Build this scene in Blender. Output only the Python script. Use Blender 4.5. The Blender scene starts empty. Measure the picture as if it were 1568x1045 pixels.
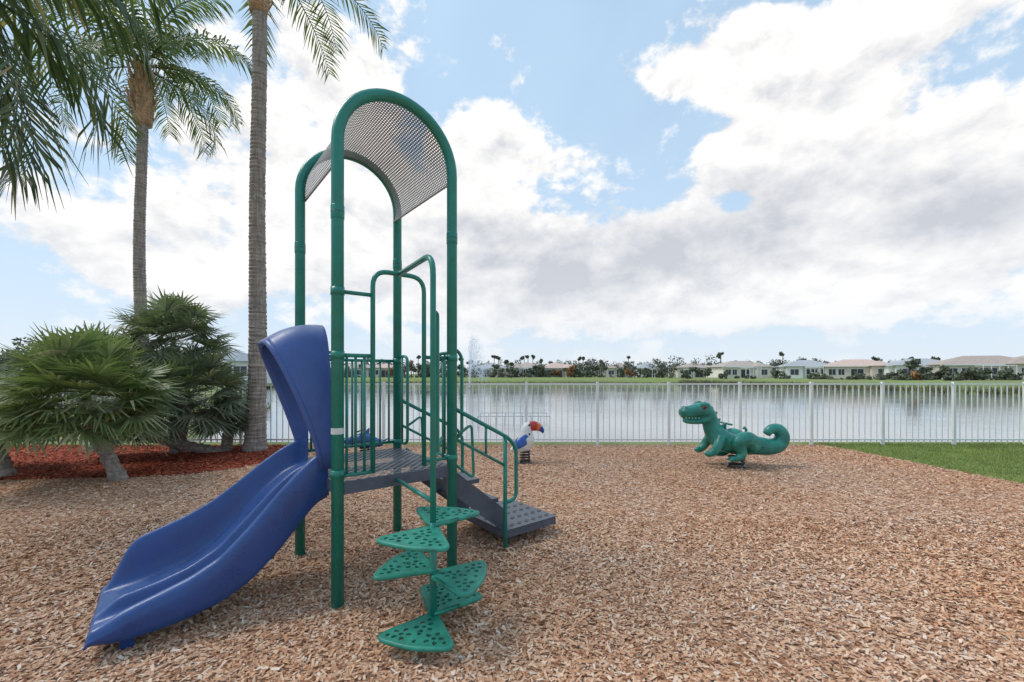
import bpy, math, random
import numpy as np
from mathutils import Vector, Matrix, Quaternion
random.seed(7); np.random.seed(7)
R=random.random
def U(a,b): return a+(b-a)*random.random()
sc=bpy.context.scene
col=sc.collection
# ------------------------------------------------------------ helpers
def link(o,parent=None):
    col.objects.link(o)
    if parent: o.parent=parent
    return o
def empty(name,loc=(0,0,0)):
    e=bpy.data.objects.new(name,None); e.location=loc; e.empty_display_size=.2
    col.objects.link(e); return e
def mk(name,v,f,mat,parent=None,smooth=False,loc=None,uv=None):
    me=bpy.data.meshes.new(name); me.from_pydata([tuple(p) for p in v],[],f); me.update()
    if smooth: me.polygons.foreach_set('use_smooth',[True]*len(me.polygons))
    if uv is not None:
        l=me.uv_layers.new(name='UVMap')
        for lp in me.loops: l.data[lp.index].uv=uv[lp.vertex_index]
    if mat:
        for m in (mat if isinstance(mat,(list,tuple)) else [mat]): me.materials.append(m)
    o=bpy.data.objects.new(name,me)
    if loc: o.location=loc
    return link(o,parent)
def mknp(name,V,nper,mat,parent=None):
    V=np.asarray(V,dtype=np.float32).reshape(-1,3); n=len(V)//nper
    me=bpy.data.meshes.new(name)
    me.vertices.add(len(V)); me.vertices.foreach_set('co',V.ravel())
    me.loops.add(n*nper); me.loops.foreach_set('vertex_index',np.arange(n*nper,dtype=np.int32))
    me.polygons.add(n); me.polygons.foreach_set('loop_start',np.arange(0,n*nper,nper,dtype=np.int32))
    me.update(calc_edges=True)
    me.materials.append(mat)
    return link(bpy.data.objects.new(name,me),parent)
def sweep(path,radii,seg=12,side=None,cap=True):
    P=[Vector(p) for p in path]; n=len(P); v=[];f=[]
    if not isinstance(radii,(list,tuple)): radii=[radii]*n
    up=None
    for i in range(n):
        T=(P[min(i+1,n-1)]-P[max(i-1,0)])
        T=T.normalized() if T.length>1e-9 else Vector((0,0,1))
        if side is not None:
            S=Vector(side); S=(S-T*S.dot(T)).normalized()
        else:
            if up is None:
                S=T.cross(Vector((0,0,1)));
                if S.length<.1: S=T.cross(Vector((0,1,0)))
                S.normalize()
            else: S=(up-T*up.dot(T)).normalized()
            up=S
        W=T.cross(S)
        r=radii[i]; ra,rb=(r if isinstance(r,(tuple,list)) else (r,r))
        for k in range(seg):
            a=2*math.pi*k/seg
            v.append(P[i]+S*ra*math.cos(a)+W*rb*math.sin(a))
    for i in range(n-1):
        for k in range(seg):
            k2=(k+1)%seg
            f.append((i*seg+k,i*seg+k2,(i+1)*seg+k2,(i+1)*seg+k))
    if cap:
        f.append(tuple(reversed(range(seg)))); f.append(tuple((n-1)*seg+k for k in range(seg)))
    return v,f
def fillet(pts,r,n=6):
    P=[Vector(p) for p in pts]; out=[P[0]]
    for i in range(1,len(P)-1):
        a=(P[i-1]-P[i]); b=(P[i+1]-P[i]); rr=min(r,a.length*.49,b.length*.49)
        p0=P[i]+a.normalized()*rr; p1=P[i]+b.normalized()*rr
        for k in range(n+1):
            t=k/n; out.append(p0*(1-t)**2+P[i]*2*t*(1-t)+p1*t*t)
    out.append(P[-1]); return out
def tube(name,pts,r,mat,parent=None,seg=14,fr=0.0):
    if fr>0: pts=fillet(pts,fr)
    v,f=sweep(pts,r,seg); return mk(name,v,f,mat,parent,True)
class MB:
    def __init__(s): s.v=[];s.f=[]
    def add(s,v,f):
        o=len(s.v); s.v+=list(v); s.f+=[tuple(i+o for i in q) for q in f]
    def box(s,x0,x1,y0,y1,z0,z1):
        s.add([(x0,y0,z0),(x1,y0,z0),(x1,y1,z0),(x0,y1,z0),(x0,y0,z1),(x1,y0,z1),(x1,y1,z1),(x0,y1,z1)],
              [(0,3,2,1),(4,5,6,7),(0,1,5,4),(1,2,6,5),(2,3,7,6),(3,0,4,7)])
    def obox(s,c,ex,ey,ez):
        c=Vector(c);ex=Vector(ex);ey=Vector(ey);ez=Vector(ez)
        s.add([c+ex*a+ey*b+ez*d for d in(-1,1) for a,b in((-1,-1),(1,-1),(1,1),(-1,1))],
              [(0,3,2,1),(4,5,6,7),(0,1,5,4),(1,2,6,5),(2,3,7,6),(3,0,4,7)])
    def obj(s,name,mat,parent=None,smooth=False): return mk(name,s.v,s.f,mat,parent,smooth)
# ------------------------------------------------------------ materials
class NT:
    def __init__(s,nt): s.nt=nt
    def n(s,t,**k):
        nd=s.nt.nodes.new(t)
        for a,b in k.items(): setattr(nd,a,b)
        return nd
    def l(s,a,b): s.nt.links.new(a,b)
    def put(s,inp,v):
        if isinstance(v,bpy.types.NodeSocket): s.nt.links.new(v,inp)
        else: inp.default_value=v
    def m(s,op,a,b=None,c=None,clamp=False):
        nd=s.n('ShaderNodeMath',operation=op); nd.use_clamp=clamp
        s.put(nd.inputs[0],a)
        if b is not None: s.put(nd.inputs[1],b)
        if c is not None: s.put(nd.inputs[2],c)
        return nd.outputs[0]
    def mix(s,f,a,b,blend='MIX'):
        nd=s.n('ShaderNodeMixRGB',blend_type=blend); s.put(nd.inputs[0],f); 
        s.put(nd.inputs[1],a if isinstance(a,bpy.types.NodeSocket) else (*a,1)[:4]); s.put(nd.inputs[2],b if isinstance(b,bpy.types.NodeSocket) else (*b,1)[:4])
        return nd.outputs[0]
    def noise(s,vec,scale,detail=4,rough=.5,dist=0):
        nd=s.n('ShaderNodeTexNoise'); nd.inputs['Scale'].default_value=scale; nd.inputs['Detail'].default_value=detail
        nd.inputs['Roughness'].default_value=rough; nd.inputs['Distortion'].default_value=dist
        if vec is not None: s.l(vec,nd.inputs['Vector'])
        return nd.outputs['Fac']
    def ramp(s,fac,stops):
        nd=s.n('ShaderNodeValToRGB'); cr=nd.color_ramp
        while len(cr.elements)<len(stops): cr.elements.new(.5)
        for e,(p,c) in zip(cr.elements,stops): e.position=p; e.color=(*c,1)
        s.l(fac,nd.inputs[0]); return nd.outputs[0]
    def rng(s,v,a,b,c=0,d=1,smooth=False):
        nd=s.n('ShaderNodeMapRange'); nd.clamp=True
        if smooth: nd.interpolation_type='SMOOTHSTEP'
        s.put(nd.inputs[0],v)
        for i,q in enumerate((a,b,c,d)): nd.inputs[i+1].default_value=q
        return nd.outputs[0]
def base(name):
    m=bpy.data.materials.new(name); m.use_nodes=True; t=NT(m.node_tree)
    p=m.node_tree.nodes['Principled BSDF']; o=m.node_tree.nodes['Material Output']
    return m,t,p,o
def simple(name,c,rough=.5,var=.25,scale=6,bump=0,bscale=40,metal=0,spec=.5):
    m,t,p,o=base(name); tc=t.n('ShaderNodeTexCoord').outputs['Object']
    f=t.noise(tc,scale,4,.6)
    a=tuple(x*(1-var) for x in c); b=tuple(min(1,x*(1+var)) for x in c)
    t.l(t.ramp(f,[(.3,a),(.7,b)]),p.inputs['Base Color'])
    p.inputs['Metallic'].default_value=metal
    p.inputs['Specular IOR Level'].default_value=spec
    t.l(t.rng(f,.3,.7,rough*.85,min(1,rough*1.2)),p.inputs['Roughness'])
    if bump:
        b_=t.n('ShaderNodeBump'); b_.inputs['Strength'].default_value=bump; b_.inputs['Distance'].default_value=.01
        t.l(t.noise(tc,bscale,3),b_.inputs['Height']); t.l(b_.outputs[0],p.inputs['Normal'])
    return m
def foliage(name,stops,rough=.45,trans=.25,big=1.2):
    m,t,p,o=base(name); g=t.n('ShaderNodeNewGeometry'); 
    r=t.ramp(g.outputs['Random Per Island'],stops)
    n=t.noise(g.outputs['Position'],big,2)
    c=t.mix(t.rng(n,.3,.7,.0,.35),r,(.03,.045,.02))
    t.l(c,p.inputs['Base Color']); p.inputs['Roughness'].default_value=rough
    if trans>0:
        tr=t.n('ShaderNodeBsdfTranslucent'); t.l(t.mix(1,c,(1.3,1.5,.7),'MULTIPLY'),tr.inputs[0])
        ms=t.n('ShaderNodeMixShader'); ms.inputs[0].default_value=trans
        t.l(p.outputs[0],ms.inputs[1]); t.l(tr.outputs[0],ms.inputs[2]); t.l(ms.outputs[0],o.inputs[0])
    return m
GREEN=simple('green_powder_coat',(.013,.195,.15),.3,.12,9,.03,200)
GREEN2=simple('green_step_coat',(.018,.22,.155),.45,.3,14,.1,120)
def plastic(name,c,fade_sheen,fade_sheen_amt,rough):
    m,t,p,o=base(name); tc=t.n('ShaderNodeTexCoord').outputs['Object']; g=t.n('ShaderNodeNewGeometry')
    f=t.noise(tc,5,6,.65); cc=t.ramp(f,[(.3,tuple(x*.82 for x in c)),(.7,tuple(x*1.15 for x in c))])
    # upward faces tinted paler: hood fading, plus the slide's sky reflection painted in
    s=t.n('ShaderNodeSeparateXYZ'); t.l(g.outputs['Normal'],s.inputs[0])
    up=t.rng(s.outputs[2],.45,.95,0,1,True)
    cc=t.mix(t.m('MULTIPLY',up,t.rng(f,.3,.7,fade_sheen_amt*.5,fade_sheen_amt)),cc,fade_sheen)
    sp=t.noise(tc,130,3,.7); cc=t.mix(t.rng(sp,.66,.74,0,.35),cc,(.3,.33,.4))
    t.l(cc,p.inputs['Base Color']); t.l(t.rng(f,.3,.7,rough*.75,rough*1.3),p.inputs['Roughness'])
    b=t.n('ShaderNodeBump'); b.inputs['Strength'].default_value=.06; b.inputs['Distance'].default_value=.01; t.l(t.noise(tc,60,4),b.inputs['Height']); t.l(b.outputs[0],p.inputs['Normal'])
    return m
BLUE=plastic('blue_polyethylene',(.018,.062,.225),(.12,.19,.38),.5,.3)
HOODB=plastic('faded_blue_hood',(.045,.095,.3),(.28,.32,.42),.75,.4)
SLATE=simple('slate_coated_steel',(.075,.09,.12),.45,.2,10,.1,90)
GREYM=simple('grey_steel',(.3,.3,.31),.45,.1,10)
WHITE=simple('white_painted_aluminium',(.76,.76,.74),.4,.04,3)
BLACK=simple('black_steel',(.015,.015,.015),.4,.1,5)
def dinomat():
    m,t,p,o=base('dinosaur_green'); g=t.n('ShaderNodeTexCoord').outputs['Object']
    f=t.noise(g,6,5,.6)
    t.l(t.ramp(f,[(.35,(.01,.14,.11)),(.55,(.02,.22,.17)),(.75,(.06,.34,.26))]),p.inputs['Base Color'])
    p.inputs['Roughness'].default_value=.36
    b=t.n('ShaderNodeBump'); b.inputs['Strength'].default_value=.2; b.inputs['Distance'].default_value=.01
    v=t.n('ShaderNodeTexVoronoi'); v.inputs['Scale'].default_value=38; t.l(g,v.inputs['Vector']); t.l(v.outputs['Distance'],b.inputs['Height'])
    t.l(b.outputs[0],p.inputs['Normal']); return m
DINO=dinomat()
def perf(name,c,sx,sy,rad,ex=1.0):
    m,t,p,o=base(name); uv=t.n('ShaderNodeTexCoord').outputs['UV']; s=t.n('ShaderNodeSeparateXYZ'); t.l(uv,s.inputs[0])
    v=t.m('DIVIDE',s.outputs[1],sy); row=t.m('FLOOR',v); odd=t.m('MODULO',row,2.0)
    u=t.m('ADD',t.m('DIVIDE',s.outputs[0],sx),t.m('MULTIPLY',odd,.5))
    du=t.m('SUBTRACT',t.m('FRACT',u),.5); dv=t.m('SUBTRACT',t.m('FRACT',v),.5)
    d=t.m('SQRT',t.m('ADD',t.m('MULTIPLY',t.m('MULTIPLY',du,du),ex),t.m('MULTIPLY',dv,dv)))
    hole=t.m('LESS_THAN',d,rad)
    f=t.noise(t.n('ShaderNodeTexCoord').outputs['Object'],5,3)
    t.l(t.ramp(f,[(.3,tuple(x*.85 for x in c)),(.7,tuple(x*1.15 for x in c))]),p.inputs['Base Color'])
    p.inputs['Roughness'].default_value=.45
    tr=t.n('ShaderNodeBsdfTransparent'); ms=t.n('ShaderNodeMixShader'); t.l(hole,ms.inputs[0]); t.l(p.outputs[0],ms.inputs[1]); t.l(tr.outputs[0],ms.inputs[2])
    t.l(ms.outputs[0],o.inputs[0]); return m
ROOFM=perf('perforated_roof_metal',(.25,.25,.26),.024,.02,.28)
DECKM=perf('perforated_deck_metal',(.11,.125,.15),.07,.035,.33,.8)
# ground materials
CH=[(0,(.27,.125,.07)),(.15,(.5,.265,.155)),(.45,(.66,.4,.255)),(.7,(.74,.5,.345)),(.9,(.8,.61,.46)),(1,(.82,.72,.63))]
def mulch(name,stops,tint,dark=(.22,.11,.06)):
    m,t,p,o=base(name); g=t.n('ShaderNodeNewGeometry').outputs['Position']
    mp=t.n('ShaderNodeVectorMath',operation='ADD'); nn=t.n('ShaderNodeTexNoise'); nn.inputs['Scale'].default_value=14; t.l(g,nn.inputs['Vector'])
    sc_=t.n('ShaderNodeVectorMath',operation='SCALE'); t.l(nn.outputs['Color'],sc_.inputs[0]); sc_.inputs[3].default_value=.06
    t.l(g,mp.inputs[0]); t.l(sc_.outputs[0],mp.inputs[1])
    v=t.n('ShaderNodeTexVoronoi'); v.inputs['Scale'].default_value=50; t.l(mp.outputs[0],v.inputs['Vector'])
    s=t.n('ShaderNodeSeparateColor'); t.l(v.outputs['Color'],s.inputs[0])
    c=t.ramp(s.outputs[0],stops)
    c=t.mix(t.rng(v.outputs['Distance'],.3,.75,0,.5),c,dark)
    c=t.mix(t.rng(t.noise(g,.55,4,.6),.35,.65,0,.6),c,tint,'MULTIPLY')
    t.l(c,p.inputs['Base Color']); p.inputs['Roughness'].default_value=.85
    b=t.n('ShaderNodeBump'); b.inputs['Strength'].default_value=.7; b.inputs['Distance'].default_value=.02
    t.l(s.outputs[1],b.inputs['Height']); t.l(b.outputs[0],p.inputs['Normal']); return m
def chipmat(name,stops,tint):
    m,t,p,o=base(name); g=t.n('ShaderNodeNewGeometry')
    c=t.ramp(g.outputs['Random Per Island'],stops)
    c=t.mix(t.rng(t.noise(g.outputs['Position'],.55,4,.6),.35,.65,0,.6),c,tint,'MULTIPLY')
    c=t.mix(.25,c,t.ramp(t.noise(g.outputs['Position'],90,2),[(.3,(.5,.42,.36)),(.7,(1,1,1))]),'MULTIPLY')
    t.l(c,p.inputs['Base Color']); p.inputs['Roughness'].default_value=.85; p.inputs['Specular IOR Level'].default_value=.25; return m
MUL=mulch('wood_mulch',CH,(.95,.76,.58)); CHIP=chipmat('wood_chips',CH,(.95,.76,.58))
RC=[(0,(.16,.022,.012)),(.5,(.48,.09,.04)),(.85,(.6,.14,.07)),(1,(.66,.26,.16))]
RMUL=mulch('red_mulch',RC,(.7,.6,.5),(.11,.025,.012)); RCHIP=chipmat('red_chips',RC,(.7,.6,.5))
def grassm():
    m,t,p,o=base('lawn'); g=t.n('ShaderNodeNewGeometry').outputs['Position']
    c=t.ramp(t.noise(g,1.6,7,.7),[(.3,(.11,.15,.04)),(.5,(.18,.24,.065)),(.7,(.26,.28,.1))])
    c=t.mix(t.rng(t.noise(g,.08,4),.45,.7,0,.6),c,(.2,.19,.09))
    t.l(c,p.inputs['Base Color']); p.inputs['Roughness'].default_value=.9
    b=t.n('ShaderNodeBump'); b.inputs['Strength'].default_value=.6; b.inputs['Distance'].default_value=.03
    t.l(t.noise(g,60,3),b.inputs['Height']); t.l(b.outputs[0],p.inputs['Normal']); return m
LAWN=grassm()
BLADE=foliage('grass_blades',[(0,(.15,.21,.05)),(.6,(.27,.34,.09)),(1,(.44,.41,.18))],.6,.3)
def waterm():
    m,t,p,o=base('lake_water'); g=t.n('ShaderNodeNewGeometry').outputs['Position']
    mp=t.n('ShaderNodeMapping'); mp.inputs['Scale'].default_value=(.6,1.6,1); t.l(g,mp.inputs[0])
    h=t.m('ADD',t.noise(mp.outputs[0],1.6,4,.6,.3),t.m('MULTIPLY',t.noise(mp.outputs[0],.2,2),1.2))
    b=t.n('ShaderNodeBump'); t.l(t.rng(t.noise(mp.outputs[0],.035,3,.6),.4,.6,.05,.15),b.inputs['Strength']); b.inputs['Distance'].default_value=.1
    t.l(h,b.inputs['Height']); t.l(b.outputs[0],p.inputs['Normal'])
    t.l(t.ramp(t.noise(mp.outputs[0],.05,3),[(.35,(.19,.21,.22)),(.65,(.26,.28,.29))]),p.inputs['Base Color'])
    p.inputs['Roughness'].default_value=.05; p.inputs['IOR'].default_value=1.55; return m
WATER=waterm()
def trunkm(name,a,b,c):
    m,t,p,o=base(name); g=t.n('ShaderNodeTexCoord').outputs['Object']
    mp=t.n('ShaderNodeMapping'); mp.inputs['Scale'].default_value=(2,2,9); t.l(g,mp.inputs[0])
    f=t.noise(mp.outputs[0],2.2,6,.7,.4)
    mp2=t.n('ShaderNodeMapping'); mp2.inputs['Scale'].default_value=(14,14,1.5); t.l(g,mp2.inputs[0])
    f2=t.noise(mp2.outputs[0],2,4,.6)
    cc=t.ramp(f,[(.28,a),(.5,b),(.72,c)]); cc=t.mix(t.rng(f2,.35,.6,.5,0),cc,(.11,.09,.08))
    t.l(cc,p.inputs['Base Color']); p.inputs['Roughness'].default_value=.9
    bb=t.n('ShaderNodeBump'); bb.inputs['Strength'].default_value=.9; bb.inputs['Distance'].default_value=.03
    t.l(t.m('ADD',f,f2),bb.inputs['Height']); t.l(bb.outputs[0],p.inputs['Normal']); return m
TRUNK=trunkm('palm_trunk_bark',(.19,.15,.125),(.38,.315,.27),(.5,.43,.38))
FIBRE=trunkm('palm_fibre_boots',(.26,.15,.08),(.62,.38,.22),(.7,.53,.37))
FROND=foliage('palm_fronds',[(0,(.065,.11,.04)),(.5,(.135,.19,.07)),(.85,(.21,.25,.1)),(1,(.42,.35,.17))],.4,.35,.9)
FRONDN=foliage('near_palm_fronds',[(0,(.04,.075,.04)),(.5,(.085,.13,.06)),(.9,(.15,.18,.08)),(1,(.4,.3,.16))],.3,.3,.9)
FAN=foliage('fan_palm_leaves',[(0,(.13,.18,.07)),(.45,(.22,.28,.12)),(.85,(.32,.37,.18)),(1,(.48,.44,.29))],.38,.3,1.1)
FAN2=foliage('dusty_fan_palm_leaves',[(0,(.11,.14,.09)),(.45,(.2,.235,.15)),(.85,(.28,.31,.21)),(1,(.44,.4,.3))],.38,.25,1.1)
TREES=foliage('distant_tree_leaves',[(0,(.07,.085,.055)),(.5,(.12,.14,.085)),(.85,(.18,.19,.12)),(1,(.27,.24,.17))],.7,0,.05)  # leaf tones lightened so the colour carries distance haze
AUT=foliage('autumn_leaves',[(0,(.22,.1,.04)),(1,(.45,.22,.08))],.7,0,.05)
REED=foliage('reed_leaves',[(0,(.1,.095,.05)),(.6,(.19,.18,.09)),(1,(.3,.27,.15))],.8,0,.05)
# ------------------------------------------------------------ terrain
poly=np.array([(-10,9.4),(62,9.4),(58,30),(55,46),(48,72),(40,100),(20,108),(0,111),(-30,112),(-51,104),(-44,80),(-37,58),(-16,24)],float)
def sdist(X,Y):
    d=np.full(X.shape,1e9); ins=np.zeros(X.shape,bool); n=len(poly)
    for i in range(n):
        x1,y1=poly[i]; x2,y2=poly[(i+1)%n]
        ex,ey=x2-x1,y2-y1
        tt=np.clip(((X-x1)*ex+(Y-y1)*ey)/(ex*ex+ey*ey),0,1)
        d=np.minimum(d,np.hypot(X-x1-tt*ex,Y-y1-tt*ey))
        c=((y1>Y)!=(y2>Y))&(X<(x2-x1)*(Y-y1)/(y2-y1+1e-12)+x1); ins^=c
    return np.where(ins,d,-d)
def gz(X,Y):
    d=sdist(X,Y)
    land=np.where(Y>20,np.clip((Y-20)/25,0,1)*np.clip(-d*.1,0,.5),0)
    return np.where(d>0,-np.minimum(d*.75,2.2),land)
xs=np.concatenate([np.linspace(-2500,-140,12),np.arange(-135,136,1.8),np.linspace(140,2500,12)])
ys=np.concatenate([np.linspace(-300,0,6),np.arange(2,9,1.4),np.arange(9.1,13,.3),np.arange(13.5,150,1.8),np.linspace(155,3000,14)])
X,Y=np.meshgrid(xs,ys); Z=gz(X,Y)
nx,ny=len(xs),len(ys)
v=np.stack([X.ravel(),Y.ravel(),Z.ravel()],1).tolist()
f=[(j*nx+i,j*nx+i+1,(j+1)*nx+i+1,(j+1)*nx+i) for j in range(ny-1) for i in range(nx-1)]
mk('ground',v,f,LAWN,None,True)
mk('lake_water',[(-75,9,-.8),(80,9,-.8),(80,118,-.8),(-75,118,-.8)],[(0,1,2,3)],WATER)
edge=[(9.5,0),(8.0,2.2),(7.35,4),(7.0,5.4),(6.86,6.4),(6.75,7.6),(6.6,8.6),(6.5,8.98)]
mp_=[(-14,-8),(10.5,-8)]+edge+[(-14,8.98)]
mk('mulch_ground',[(x,y,.004) for x,y in mp_],[tuple(range(len(mp_)))],MUL)
red=[(-13.5,5.0),(-8.5,5.85),(-7.0,6.0),(-6.2,6.1),(-5.5,6.15),(-4.8,6.35),(-4.35,6.75),(-4.15,7.2),(-4.15,7.8),(-4.3,8.4),(-4.6,8.9),(-13.5,8.9)]
mk('red_mulch_bed',[(x,y,.009) for x,y in red],[tuple(range(len(red)))],RMUL)
def inpoly(x,y,P):
    ins=np.zeros(x.shape,bool);n=len(P)
    for i in range(n):
        x1,y1=P[i];x2,y2=P[(i+1)%n]
        ins^=((y1>y)!=(y2>y))&(x<(x2-x1)*(y-y1)/(y2-y1+1e-12)+x1)
    return ins
def chips(x,y,z0,mat,name,L=(.012,.034),W=(.005,.012)):
    n=len(x); a=np.random.uniform(0,math.pi*2,n); l=L[0]+(L[1]-L[0])*np.random.uniform(0,1,n)**1.7; w=np.random.uniform(*W,n)
    tx=np.random.normal(0,.2,n); ty=np.random.normal(0,.3,n); z=z0+np.abs(np.random.normal(0,.006,n))+.5*np.abs(l*tx)
    ux=np.stack([np.cos(a),np.sin(a),tx],1)*(l/1)[:,None]*.5*1.2; uy=np.stack([-np.sin(a),np.cos(a),ty],1)*w[:,None]*.6*1.2
    c=np.stack([x,y,z],1)
    sk=np.random.uniform(.5,1,(n,1))
    V=np.stack([c-ux-uy,c+ux-uy*sk,c+ux+uy*sk,c-ux+uy],1)
    mknp(name,V,4,mat)
def pts(n,x0,x1,y0,y1): return np.random.uniform(x0,x1,n),np.random.uniform(y0,y1,n)
x1,y1=pts(350000,-13,8.5,.8,8.95); x2,y2=pts(190000,-4.5,5,1.2,4.4)
x=np.concatenate([x1,x2]); y=np.concatenate([y1,y2])
k=inpoly(x,y,mp_)&~inpoly(x,y,red); chips(x[k],y[k],.006,CHIP,'mulch_chips',(.011,.042),(.005,.0125))
x,y=pts(45000,-11,-4.1,5,8.9); 
k=inpoly(x+np.random.normal(0,.03,len(x)),y+np.random.normal(0,.03,len(y)),red); chips(x[k],y[k],.012,RCHIP,'red_mulch_chips',(.02,.05),(.007,.015))
# lawn blades
n=90000; x,y=pts(n,6.3,13.5,2.5,9.2); 
k=~inpoly(x+np.random.normal(0,.04,n),y,mp_); x=x[k];y=y[k];n=len(x)
a=np.random.uniform(0,6.28,n);h=np.random.uniform(.02,.055,n);w=.005
c=np.stack([x,y,np.zeros(n)],1); d=np.stack([np.cos(a),np.sin(a),a*0],1)*w; tip=np.stack([np.random.normal(0,.02,n),np.random.normal(0,.02,n),h],1)
mknp('lawn_grass',np.stack([c-d,c+d,c+tip],1),3,BLADE)
# ------------------------------------------------------------ play structure
PS=empty('playground_climber_with_slide')
A=Vector((-1.119,2.737,0)); ab=Vector((.779,.6265,0)).normalized(); ac=Vector((-.627,.779,0)).normalized()
LA,LC=.846,1.0
def pt(a,b,z): 
    p=A+ab*a+ac*b; return Vector((p.x,p.y,z))
pr=.039; spring=3.005
for nm,b in(('front',0),('back',LC)):
    arc=[pt(0,b,-.1),pt(0,b,spring)]
    for i in range(1,24):
        th=math.pi*(1-i/24); arc.append(pt(LA/2+LA/2*math.cos(th),b,spring+LA/2*math.sin(th)))
    arc+=[pt(LA,b,spring),pt(LA,b,-.1)]
    tube('%s_arch_posts'%nm,arc,pr,GREEN,PS,20)
    for a in(0,LA):
        v,f=sweep([pt(a,b,2.49),pt(a,b,2.495),pt(a,b,2.575),pt(a,b,2.58)],[pr+.0005,pr+.003,pr+.003,pr+.0005],20); mk('post_collar',v,f,GREEN,PS,True)
        v,f=sweep([pt(a,b,2.535),pt(a,b,2.538)],pr+.0037,20); mk('collar_seam',v,f,BLACK,PS,True)
# roof barrel
v=[];f=[];uv=[]; n=40; m_=10; rr=LA/2-.03
for j in range(m_+1):
    b=.0+LC*j/m_
    for i in range(n+1):
        th=math.pi*(1.06-1.12*i/n)
        v.append(pt(LA/2+rr*math.cos(th),b,spring+rr*math.sin(th))); uv.append((b,rr*math.pi*1.12*i/n))
for j in range(m_):
    for i in range(n): f.append((j*(n+1)+i,j*(n+1)+i+1,(j+1)*(n+1)+i+1,(j+1)*(n+1)+i))
mk('perforated_roof',v,f,ROOFM,PS,True,uv=uv)
for i in(0,n):
    e=[v[j*(n+1)+i] for j in(0,m_)]
    tube('roof_edge_trim',e,.008,GREYM,PS,8)
# deck
zd=.80
mb=MB()
mb.obox(pt(LA/2,-.0,zd-.04),ab*(LA/2-.035),ac*.012,(0,0,.04)); mb.obox(pt(LA/2,LC,zd-.04),ab*(LA/2-.035),ac*.012,(0,0,.04))
mb.obox(pt(.0,LC/2,zd-.04),ac*(LC/2-.035),ab*.012,(0,0,.04)); mb.obox(pt(LA,LC/2,zd-.04),ac*(LC/2-.035),ab*.012,(0,0,.04))
mb.obox(pt(LA/2,LC/2,zd-.05),ab*(LA/2-.02),ac*.012,(0,0,.03))
mb.obj('deck_frame',SLATE,PS)
q=[pt(.0,.0,zd+.003),pt(LA,0,zd+.003),pt(LA,LC,zd+.003),pt(0,LC,zd+.003)]
mk('deck_plate',q,[(0,1,2,3)],DECKM,PS,uv=[(0,0),(LA,0),(LA,LC),(0,LC)])
br=.0135
def T(nm,pts_,r=br,fr=0.06): tube(nm,[pt(*p) for p in pts_],r,GREEN,PS,12,fr)
def clampat(a,b,z): 
    v,f=sweep([pt(a,b,z-.025),pt(a,b,z+.025)],pr+.004,20); mk('post_clamp',v,f,GREEN,PS,True)
T('entry_loop',[(.23,0,.83),(.23,0,2.2),(.61,0,2.2),(.61,0,.83)],.0165,.11)
T('loop_arm',[(0,0,2.03),(.23,0,2.03)])
T('loop_arm',[(.61,0,1.62),(LA,0,1.62)])
for z in(.86,1.62): clampat(0,0,z); clampat(LA,0,z); clampat(0,LC,z); clampat(LA,LC,z)
clampat(0,0,2.03)
def panel(fn,L,z0=.86,z1=1.62,gap=.09,nm='barrier'):
    T(nm+'_top',[fn(0,z1),fn(L,z1)]); T(nm+'_bottom',[fn(0,z0),fn(L,z0)])
    k=max(1,int(round(L/gap))-1)
    for i in range(k):
        s=L*(i+1)/(k+1); T(nm+'_baluster',[fn(s,z0),fn(s,z1)],.009)
panel(lambda s,z:(s,0,z),.23,.84,1.62,.058,'front_barrier')
panel(lambda s,z:(LA-.235+s,0,z),.235,.86,1.62,.08,'front_barrier')
panel(lambda s,z:(s,LC,z),LA,.86,1.62,.085,'back_barrier')
def loop(fn,L,z0,z1,nm):
    T(nm,[fn(0,z1),fn(L,z1),fn(L,z0),fn(0,z0)],br,.07)
    T(nm+'_baluster',[fn(L*.5,z0),fn(L*.5,z1)],.009)
loop(lambda s,z:(LA,s,z),.22,.86,1.66,'side_guard'); loop(lambda s,z:(LA,LC-s,z),.22,.86,1.66,'side_guard')
T('stair_handhold',[(LA,.05,1.0),(LA+.12,.05,1.0),(LA+.12,.05,1.66),(LA,.05,1.72)],br,.08)
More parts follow.
